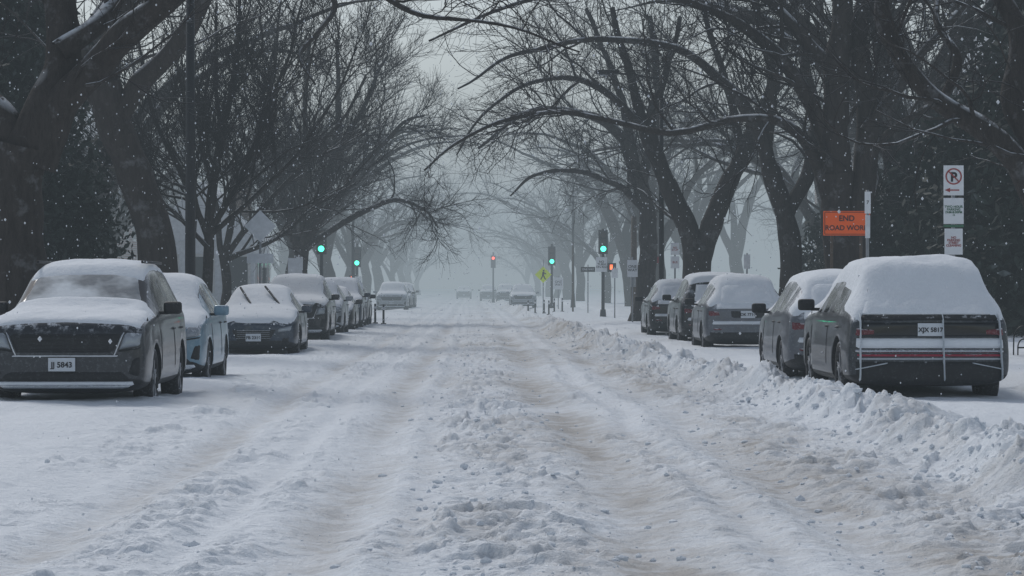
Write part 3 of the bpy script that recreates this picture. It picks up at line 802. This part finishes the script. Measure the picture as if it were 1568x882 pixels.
def front_details(c, kind):
    if kind=='suv':
        c.patch('grille','front',[(-.56,.70),(.56,.70),(.66,.93),(-.66,.93)],M_PLASTIC,off=.02,n=(24,6))
        c.bars('front',.71,.92,4,.56,M_GLASS)
        c.pair('headlight','front',[(.62,.74),(.86,.78),(.88,.93),(.69,.94)],M_LAMPGLASS,off=.03,n=(8,6))
        c.pair('headlight_housing','front',[(.60,.71),(.87,.75),(.88,.775),(.61,.735)],M_PLASTIC,off=.03,n=(8,3))
        c.pair('chrome_trim','front',[(.55,.66),(.575,.66),(.685,.945),(.66,.945)],M_CHROME,off=.034,n=(2,6))
        c.patch('lower_grille','front',[(-.80,.36),(.80,.36),(.66,.49),(-.66,.49)],M_PLASTIC,off=.015,n=(20,4))
        c.patch('lower_valance','front',[(-.82,.18),(.82,.18),(.84,.30),(-.84,.30)],M_PLASTIC,off=.012,n=(20,4))
        c.patch('skid_plate','front',[(-.72,.29),(.72,.29),(.78,.335),(-.78,.335)],M_CHROME,off=.03,n=(20,3))
        c.patch('bumper_snow','front',[(-.80,.325),(.80,.325),(.78,.375),(-.78,.375)],M_SNOWC,off=.06,n=(40,4),rough=.9)
        c.pair('side_intake','front',[(.72,.46),(.86,.42),(.86,.66),(.78,.64)],M_PLASTIC,off=.02,n=(5,6))
        c.patch('bumper_crease','front',[(-.62,.655),(.62,.655),(.62,.68),(-.62,.68)],M_SNOWC,off=.012,n=(40,2),rough=.9)
    else:
        c.patch('grille','front',[(-.34,.38),(.34,.38),(.46,.60),(-.46,.60)],M_PLASTIC,off=.02,n=(20,8))
        c.bars('front',.40,.60,5,.36,M_CHROME)
        c.pair('headlight','front',[(.50,.54),(.76,.58),(.78,.68),(.50,.62)],M_LAMPGLASS,off=.025,n=(8,5))
        c.pair('fog_light','front',[(.56,.32),(.72,.34),(.72,.44),(.60,.44)],M_PLASTIC,off=.02,n=(5,4))
        c.patch('lower_grille','front',[(-.5,.27),(.5,.27),(.5,.33),(-.5,.33)],M_PLASTIC,off=.015,n=(16,3))

P_GREY = plain('dark_grey_paint',(0.026,0.030,0.036),0.35,0.4,snow=0.36,coat=0.5)
P_BLUE = plain('light_blue_paint',(0.15,0.26,0.34),0.35,0.2,snow=0.5,coat=0.5)
P_NAVY = plain('navy_paint',(0.026,0.040,0.064),0.35,0.4,snow=0.36,coat=0.5)
P_BLACK = plain('black_paint',(0.013,0.014,0.017),0.35,0.3,snow=0.34,coat=0.5)
P_SILV = plain('silver_paint',(0.30,0.33,0.36),0.4,0.5,snow=0.5,coat=0.4)
P_STEEL = plain('steel_grey_paint',(0.042,0.048,0.056),0.4,0.5,snow=0.40,coat=0.4)
P_LSTEEL = plain('light_steel_paint',(0.12,0.13,0.15),0.4,0.4,snow=0.45,coat=0.4)

PI = math.pi
c=Car(SUV,(-4.66,31.6,0.02),0.0,P_GREY,M_GLASS,'parked_suv')
front_details(c,'suv'); c.plate('front',.57,'JJ 5843',dx=-.03); c.mirrors(M_PLASTIC)
c.patch('windshield_frost','top',[(-.74,1.44),(.74,1.44),(.62,1.98),(-.62,1.98)],M_WSF,off=.006,n=(24,12))
c.snow([(0,0.015),(0.1,.02),(0.4,.03),(1.1,.045),(1.34,.04),(1.44,.03),(1.50,.012),(1.52,-.02),(1.90,-.02),(1.92,.012),(2.1,.035),(4.4,.05),(4.8,.03)],3,lump=1.0)
for sx in (-1,1):
    box('roof_rail_%d'%(sx+2),(0.035,2.0,0.035),(sx*0.64,3.1,1.77),M_BLACK,c.root,bevel=0.012)
for x0 in (-.55,.05):
    b=box('wiper',(0.62,0.025,0.02),(x0+.2,1.42,1.262),M_BLACK,c.root,rot=(0,-0.05,0))
c=Car(HATCH,(-4.72,39.2,0.0),0.0,P_BLUE,M_FROST,'parked_car')
front_details(c,'suv'); c.mirrors(P_BLUE)
c.snow([(0,.03),(1.2,.06),(1.5,.03),(2.0,.04),(4.3,.05)],11)
c=Car(SEDAN,(-4.42,56.0,0.02),0.0,P_NAVY,M_FROST,'parked_sedan')
front_details(c,'sedan'); c.plate('front',.44,'FB 2316'); c.mirrors(P_NAVY)
c.snow([(0,.04),(0.2,.06),(1.1,.09),(1.3,.07),(2.1,.06),(3.5,.08),(4.5,.1)],21,lump=0.25)
for (xa,ya,xb,yb) in ((-.16,1.30,-.42,1.95),(.44,1.30,.10,1.95)):
    za=c.hit('top',xa,ya)[0].z+.06; zb=c.hit('top',xb,yb)[0].z+.14
    A=Vector((xa,ya,za)); B=Vector((xb,yb-.08,zb)); d=B-A
    o=box('wiper',(0.035,0.028,d.length),tuple((A+B)/2),M_BLACK,c.root); o.rotation_euler=d.to_track_quat('Z','Y').to_euler()
k=0
for (sp,X,Yy,pt,g) in ((SUV,-4.62,71.0,P_BLACK,M_FROST),(HATCH,-4.6,79.5,P_SILV,M_FROST),(SEDAN,-4.55,86.5,P_BLACK,M_FROST),(SUV,-4.6,93.0,P_NAVY,M_FROST),(HATCH,-4.6,99,P_BLACK,M_FROST),
        (SUV,-4.7,164,P_SILV,M_FROST),(HATCH,-4.7,176,P_BLACK,M_FROST),(SUV,-4.7,188,P_STEEL,M_FROST),(SUV,2.0,300,P_BLACK,M_GLASS),(BOX,-.8,350,P_BLACK,M_GLASS)):
    c=Car(sp,(X,Yy,0.02),0.0,pt,g,'parked_suv' if sp in (SUV,BOX) else ('parked_sedan' if sp is SEDAN else 'parked_car'))
    front_details(c,'sedan' if sp is SEDAN else 'suv'); c.mirrors(pt)
    c.plate('front',.44 if sp is SEDAN else .57,'DC 41%02d'%k); k+=1
    c.snow([(0,.04),(1.1,.07),(1.5,.04),(2.1,.06),(4.5,.07)],k*7.0,step=0.08)

def rear_details(c, kind):
    L=c.sp['L']
    if kind=='big':
        c.patch('rear_window_snow','rear',[(-.84,1.10),(.84,1.10),(.70,1.50),(-.70,1.50)],M_SNOWC,off=.06,n=(44,24),rough=.6)
        c.patch('spoiler_edge','rear',[(-.84,1.04),(.84,1.04),(.83,1.12),(-.83,1.12)],M_PLASTIC,off=.055,n=(40,5),rough=.35)
        c.patch('tailgate_dark_panel','rear',[(-.86,.84),(.86,.84),(.86,1.02),(-.86,1.02)],M_GLASS,off=.014,n=(30,8))
        c.patch('ledge_snow','rear',[(-.90,.70),(.90,.70),(.89,.83),(-.89,.83)],M_SNOWC,off=.035,n=(40,5),rough=.6)
        c.pair('tail_light','rear',[(.66,.87),(.90,.85),(.88,.95),(.66,.93)],M_RED,off=.028,n=(8,6))
        c.patch('light_bar','rear',[(-.88,.605),(.88,.605),(.88,.635),(-.88,.635)],M_REDBAR,off=.03,n=(30,3))
        c.patch('bumper_trim','rear',[(-.90,.65),(.90,.65),(.90,.69),(-.90,.69)],M_CHROME,off=.035,n=(30,3))
        c.patch('bumper_chrome','rear',[(-.88,.565),(.88,.565),(.88,.59),(-.88,.59)],M_ROPE,off=.03,n=(30,3))
        c.patch('lower_bumper','rear',[(-.88,.22),(.88,.22),(.90,.55),(-.90,.55)],M_PLASTIC,off=.03,n=(30,8))
        for i,x in enumerate((.84,-.17,-.88)):
            c.patch('rope_%d'%i,'rear',[(x-.010,.30),(x+.010,.30),(x*.97+.030,1.14),(x*.97+.010,1.14)],M_ROPE,off=.085,n=(3,30),rough=.3)
        c.patch('rope_3','rear',[(.90,.44),(.5,.52),(.5,.54),(.90,.46)],M_ROPE,off=.07,n=(12,3),rough=.1)
        c.patch('rope_4','rear',[(-.90,.44),(-.5,.52),(-.5,.54),(-.90,.46)],M_ROPE,off=.07,n=(12,3),rough=.1)
    else:
        c.patch('rear_window_snow','rear',[(-.60,1.12),(.60,1.12),(.54,1.54),(-.54,1.54)],M_SNOWC,off=.06,n=(30,14),rough=.6)
        c.patch('tailgate_snow','rear',[(-.68,1.0),(.68,1.0),(.66,1.12),(-.66,1.12)],M_SNOWC,off=.05,n=(30,6),rough=.9)
        c.pair('tail_light','rear',[(.60,.86),(.84,.84),(.84,.96),(.62,.94)],M_RED,off=.025,n=(8,5))
        c.patch('plate_recess','rear',[(-.36,.80),(.36,.80),(.38,.96),(-.38,.96)],M_PLASTIC,off=.012,n=(12,5))
        c.patch('bumper_snow','rear',[(-.78,.66),(.78,.66),(.74,.74),(-.74,.74)],M_SNOWC,off=.06,n=(40,4),rough=.8)
        c.patch('lower_bumper','rear',[(-.80,.28),(.80,.28),(.82,.50),(-.82,.50)],M_PLASTIC,off=.03,n=(30,5))
        c.pair('reflector','rear',[(.56,.54),(.74,.54),(.74,.58),(.56,.58)],M_RED,off=.035,n=(5,3))

def rear_car(sp,Xl,Yr,pt,g,name,kind,plate,tab,seed,lump=.35,th=(0.55,0.82)):
    W=sp['W']; c=Car(sp,(Xl+W/2,Yr+sp['L'],0.02),PI,pt,g,name)
    rear_details(c,kind); c.plate('rear',.93 if kind=='big' else .88,plate); c.mirrors(M_PLASTIC)
    c.snow(tab,seed,lump=lump,th=th); return c
c=rear_car(BOX,4.54,32.9,P_STEEL,M_FROST,'parked_suv','big','XJX 5817',[(0,.05),(1.2,.08),(1.6,.06),(2.1,.12),(2.6,.15),(4.1,.21),(4.4,.19),(4.65,.09),(5,.03)],31,.25,(0.42,0.72))
c.root.location.z = -0.03
rear_car(HATCH,4.55,39.4,P_LSTEEL,M_FROST,'parked_suv','small','AB 1204',[(0,.03),(1.2,.06),(2,.06),(4.2,.07),(4.4,.04)],37)
rear_car(HATCH,5.05,59.0,P_LSTEEL,M_FROST,'parked_suv','small','DK 7716',[(0,.05),(1.2,.07),(2,.08),(3.6,.12),(3.95,.08),(4.4,.05)],41)
rear_car(SUV,5.05,66.0,P_BLACK,M_FROST,'parked_suv','small','EG 3302',[(0,.05),(1.2,.07),(2,.07),(4.4,.07),(4.8,.04)],43)
rear_car(HATCH,4.95,76.0,P_BLACK,M_GLASS,'parked_car','small','GC 9012',[(0,.05),(1.2,.07),(2,.06),(3.9,.06),(4.4,.03)],47)
c=Car(HATCH,(3.6,186,0.02),0,P_SILV,M_FROST,'parked_car'); front_details(c,'suv'); c.mirrors(P_SILV); c.snow([(0,.05),(4.4,.1)],51,step=.08)
c=Car(SUV,(3.4,260,0.02),0,P_BLACK,M_FROST,'parked_suv'); front_details(c,'suv'); c.mirrors(P_BLACK); c.snow([(0,.05),(4.4,.1)],53,step=.08)

# ------------------------------------------------------------------ street furniture
def lamp(x,y,h,r,side):
    p=empty('street_lamp',(x,y,gz(x,y)))
    cyl('base',r*2.0,r*1.3,0.9,(0,0,0.45),M_BLACK,p,12)
    cyl('pole',r*1.15,r*0.8,h,(0,0,h/2),M_BLACK,p,14)
    cyl('arm',0.045,0.035,1.6,(side*0.75,0,h-0.05),M_BLACK,p,10,(0,math.radians(82*side),0))
    box('lamp_head',(0.75,0.28,0.14),(side*1.7,0,h+0.07),M_BLACK,p,bevel=0.05)
    box('lamp_lens',(0.45,0.2,0.05),(side*1.75,0,h-0.02),M_LAMPGLASS,p,bevel=0.02)
lamp(-5.45,53.5,8.6,0.095,1); lamp(6.0,86,8.0,0.08,-1); lamp(-6.4,150,8.6,.085,1); lamp(6.6,176,8.6,.085,-1)

M_GRN=emis('signal_green_lit',(0.05,1.0,0.5),5); M_REDL=emis('signal_red_lit',(1.0,0.08,0.05),6); M_HAND=emis('hand_signal_lit',(1.0,0.14,0.04),3)
M_OFF=plain('signal_lens_off',(0.05,0.03,0.02),0.3)
def signal(x,y,zc,lit='g',pole_h=None,ped=False,sign=None,post_dx=0.0):
    p=empty('traffic_signal',(x,y,gz(x,y)))
    ph=pole_h or zc+0.75
    cyl('pole',0.085,0.07,ph,(post_dx,0.16,ph/2),M_BLACK,p,12)
    cyl('pole_base',0.16,0.13,0.35,(post_dx,0.16,0.175),M_BLACK,p,12)
    box('housing',(0.36,0.22,1.08),(0,-0.04,zc),M_BLACK,p,bevel=0.03)
    box('backplate',(0.46,0.02,1.18),(0,0.085,zc),M_PLASTIC,p,bevel=0.004)
    for i,nm in enumerate(('red','amber','green')):
        z=zc+0.34-0.34*i
        mt=M_GRN if (nm=='green' and lit=='g') else (M_REDL if nm=='red' and lit=='r' else M_OFF)
        cyl('lens_'+nm,0.13,0.13,0.03,(0,-0.16,z),mt,p,20,(math.pi/2,0,0))
        bm=bmesh.new(); bmesh.ops.create_cone(bm,cap_ends=False,segments=20,radius1=0.15,radius2=0.15,depth=0.22)
        bmesh.ops.delete(bm,geom=[f for f in bm.faces if f.calc_center_median().y<-0.09],context='FACES')
        me=bpy.data.meshes.new('visor'); bm.to_mesh(me); bm.free(); me.materials.append(M_BLACK)
        obj('visor_'+nm,me,p,(0,-0.25,z),(math.pi/2,0,0))
    cyl('bracket',0.03,0.03,abs(post_dx)+0.3,(post_dx/2,0.1,zc+0.45),M_BLACK,p,8,(0,math.pi/2,0))
    if ped:
        px=ped
        box('pedestrian_head',(0.42,0.2,0.44),(px,-0.02,zc-1.25),M_BLACK,p,bevel=0.03)
        box('hand_symbol',(0.13,0.02,0.14),(px-.03,-0.13,zc-1.28),M_HAND,p,bevel=0.005)
        for i in range(4): box('hand_finger_%d'%i,(0.024,0.02,0.10),(px-.08+i*0.034,-0.13,zc-1.165),M_HAND,p,bevel=0.004)
        box('pedestrian_bracket',(abs(px)+.1,0.05,0.05),(px/2,0.12,zc-1.25),M_BLACK,p)
    if sign:
        box('regulatory_sign',(0.55,0.015,0.72),(-.08,-0.0,zc-1.1),M_WHITE,p,bevel=0.006)
        text('sign_text',sign,0.15,(-.08,-0.012,zc-1.1),M_DARKTXT,p,bold=.002)
    return p
signal(6.5,134,3.65,'g',4.3,ped=0.42,sign='NO\nTURN\nON RED')
signal(-6.72,124,3.5,'g',4.2)
signal(-6.6,160,3.0,'g',3.8,ped=-0.25)
signal(5.06,170,3.25,'g',4.0)
p=signal(2.2,262,3.9,'r',4.8,post_dx=0.0)
def post_sign(x,y,panels,h,name='traffic_sign',pm=M_GALV,rz=0.0,pr=0.03):
    p=empty(name,(x,y,gz(x,y)),rz); cyl('post',pr,pr,h,(0,0.035,h/2),pm,p,10)
    for i,(w_,h_,z,mt,tx,ts,tm) in enumerate(panels):
        box('panel_%d'%i,(w_,0.012,h_),(0,0,z),mt,p,bevel=0.005)
        if tx:
            if tx[0]=='R':
                text('letter_p','P',w_*0.62,(0,-0.009,z+0.045),M_DARKTXT,p,bold=.008)
                V=[];F=[];n=32;r1=w_*0.41;r0=w_*0.34
                for q in range(n):
                    a_=2*math.pi*q/n; V+=[(r1*math.cos(a_),0,r1*math.sin(a_)),(r0*math.cos(a_),0,r0*math.sin(a_))]
                for q in range(n):
                    r_=(q+1)%n; F.append((2*q,2*r_,2*r_+1,2*q+1))
                m2=bpy.data.meshes.new('no_parking_ring'); m2.from_pydata(V,[],F); m2.materials.append(M_REDTXT); obj('no_parking_ring',m2,p,(0,-0.012,z+0.06))
                box('no_parking_slash',(w_*0.70,0.004,w_*0.06),(0,-0.0145,z+0.06),M_REDTXT,p,rot=(0,math.radians(45),0))
                box('arrow_shaft',(w_*0.55,0.004,0.02),(0,-0.009,z-0.15),M_REDTXT,p)
                me3=bpy.data.meshes.new('arrow_head'); me3.from_pydata([(-.05,0,0),(.03,0,.035),(.03,0,-.035)],[],[(0,1,2)]); me3.materials.append(M_REDTXT); obj('arrow_head',me3,p,(-w_*.28,-0.011,z-0.15))
            else: text('panel_text_%d'%i,tx,ts,(0,-0.010,z),tm,p,bold=.001)
    return p
post_sign(7.42,42,[(0.31,0.46,2.80,M_WHITE,'R',0,M_REDTXT),(0.31,0.40,2.33,M_WHITE,'TWO HOUR\nPARKING\n7AM-8:30PM\n\u2192',0.050,M_GREENSG),(0.31,0.04,2.10,M_GREENSG,None,0,None),(0.28,0.40,1.86,M_WHITE,'NO\nPARKING\nSTREET\nCLEANING',0.048,M_REDTXT)],3.0,'parking_sign')
p=empty('road_work_sign',(7.70,56,gz(7.7,56))); sz=2.40
for sx in (-.3,.3): cyl('post_%d'%(sx>0),0.03,0.03,2.6,(sx,0.04,1.3),M_WOOD,p,8)
box('panel',(0.96,0.02,0.50),(0,0,sz),M_ORANGE,p,bevel=0.006)
for z_ in (-.225,.225): box('border',(0.90,0.006,0.010),(0,-0.014,sz+z_),M_DARKTXT,p)
for x_ in (-.45,.45): box('border_side',(0.010,0.006,0.436),(x_,-0.014,sz),M_DARKTXT,p)
text('panel_text','END',0.16,(0,-0.014,sz+.095),M_DARKTXT,p,bold=.003)
text('panel_text_2','ROAD WORK',0.142,(0,-0.014,sz-.10),M_DARKTXT,p,bold=.002)
post_sign(7.26,50,[(0.11,0.40,2.72,M_WHITE,'7',0.09,M_DARKTXT),(0.09,0.42,2.28,M_SIGNBACK,None,0,None)],2.95,'parking_sign')
def diamond(x,y,z,s_,mt,nm,face=True,h=3.0):
    p=empty(nm,(x,y,gz(x,y))); cyl('post',0.03,0.03,h,(0,0.035,h/2),M_GALV,p,8)
    box('panel',(s_,0.014,s_),(0,0,z),mt,p,bevel=0.006,rot=(0,math.radians(45),0))
    if face:
        cyl('figure_head',0.05,0.05,0.006,(0.02,-0.012,z+0.22),M_DARKTXT,p,12,(math.pi/2,0,0))
        box('figure_torso',(0.11,0.006,0.22),(0,-0.012,z+0.05),M_DARKTXT,p,rot=(0,0.1,0))
        box('figure_leg_1',(0.06,0.006,0.26),(0.07,-0.012,z-0.16),M_DARKTXT,p,rot=(0,-0.45,0))
        box('figure_leg_2',(0.06,0.006,0.26),(-0.08,-0.012,z-0.16),M_DARKTXT,p,rot=(0,0.45,0))
        box('figure_arm',(0.2,0.006,0.05),(0.08,-0.012,z+0.08),M_DARKTXT,p,rot=(0,0.5,0))
    return p
diamond(4.1,154,2.15,0.66,M_YELLOW,'pedestrian_crossing_sign')
p=diamond(-5.2,68.0,2.80,0.56,M_SIGNBACK,'traffic_sign',False,3.2); box('lower_panel',(0.66,0.014,0.24),(0.0,0,2.0),M_SIGNBACK,p,bevel=0.005)
post_sign(-5.1,80,[(0.42,0.45,2.0,M_SIGNBACK,None,0,None)],2.3)
post_sign(5.92,100,[(0.38,0.62,1.98,M_WHITE,'ONE\nWAY',0.15,M_DARKTXT)],2.4)
post_sign(7.1,95,[(0.3,0.42,2.55,M_WHITE,'NO\nSTOP',0.09,M_REDTXT),(0.3,0.42,2.08,M_WHITE,'BUS',0.1,M_REDTXT)],2.8)
post_sign(7.3,110,[(0.62,0.26,2.5,plain('sign_maroon',(0.22,0.03,0.04)),'12 ST',0.14,M_WHITE)],2.7)
post_sign(5.3,165,[(0.6,0.72,1.55,M_WHITE,'ONE\nWAY',0.2,M_DARKTXT)],2.0)
post_sign(5.62,150,[],3.8,'sign_post',M_WOOD,pr=.05)
post_sign(6.1,142,[(0.75,0.26,2.25,M_DARKTXT,'ONE WAY',0.13,M_WHITE)],2.5)
post_sign(-6.5,158,[(0.5,0.5,1.55,M_WHITE,'NO\nTURN',0.15,M_DARKTXT)],1.9)
post_sign(9.6,95,[(0.22,0.5,2.0,M_WHITE,None,0,None)],2.3)
post_sign(-6.0,96,[(0.3,0.45,2.1,M_WHITE,None,0,None)],2.4)
post_sign(6.75,128,[(0.3,0.45,2.1,M_WHITE,None,0,None)],2.4)
p=empty('utility_pole',(7.05,118,0.1)); cyl('pole',0.14,0.12,4.4,(0,0,2.2),M_WOOD,p,12); box('junction_box',(0.3,0.22,0.5),(0.0,-0.2,1.6),M_GALV,p,bevel=.02)
for (x_,y_) in ((3.6,152),(4.1,152),(4.6,150),(3.0,142),(5.0,149),(-3.6,104),(-3.3,104.5),(4.1,143)):
    p=empty('delineator_post',(x_,y_,gz(x_,y_))); cyl('shaft',0.045,0.04,0.75,(0,0,.375),M_PLASTIC,p,10); cyl('reflective_band',0.05,0.05,0.1,(0,0,.6),M_WHITE,p,10); cyl('foot',0.12,0.1,0.05,(0,0,0.02),M_PLASTIC,p,10)
p=empty('hoop_fence',(8.9,44,gz(8.9,44)))
def hoop_mesh():
    P=[]
    for k_ in range(14):
        for (r_,dz) in ((0.16,0.36),(0.09,0.2)):
            pts=[]
            for q in range(17):
                a_=math.pi*q/16; pts.append((k_*0.24+r_*math.cos(a_),0,dz*0.6+0.25*math.sin(a_)*(dz/0.36)))
            pts[0]=(pts[0][0],0,0); pts[-1]=(pts[-1][0],0,0); P.append(pts)
    return np.array(P)
P=hoop_mesh(); V,F=tubes(P+0.0,np.full(P.shape[:2],0.011),6); obj('hoops',fast_mesh('hoops',V,F,[M_BLACK]),p)
box('bottom_rail',(3.4,0.025,0.025),(1.6,0,0.12),M_BLACK,p); box('top_rail',(3.4,0.022,0.022),(1.6,0.02,0.36),M_BLACK,p)

# falling snow
n=9000
pz=np.stack([rng.uniform(-10,11,n),8+rng.random(n)*75,rng.uniform(0.1,9,n)],1); r=rng.uniform(0.002,0.0062,n)*(1+pz[:,1]/45)
bv=np.array([(1,0,0),(-1,0,0),(0,1,0),(0,-1,0),(0,0,1),(0,0,-1)],float); bf=np.array([(0,2,4),(2,1,4),(1,3,4),(3,0,4),(2,0,5),(1,2,5),(3,1,5),(0,3,5)])
V=(pz[:,None,:]+bv[None]*r[:,None,None]*np.array([1,1,1.3])).reshape(-1,3); F=(bf[None]+(np.arange(n)*6)[:,None,None]).reshape(-1,3)
obj('falling_snow',fast_mesh('falling_snow',V,F,[M_SNOW]))
print('objects',len(bpy.data.objects),'treefaces',TRI[0])
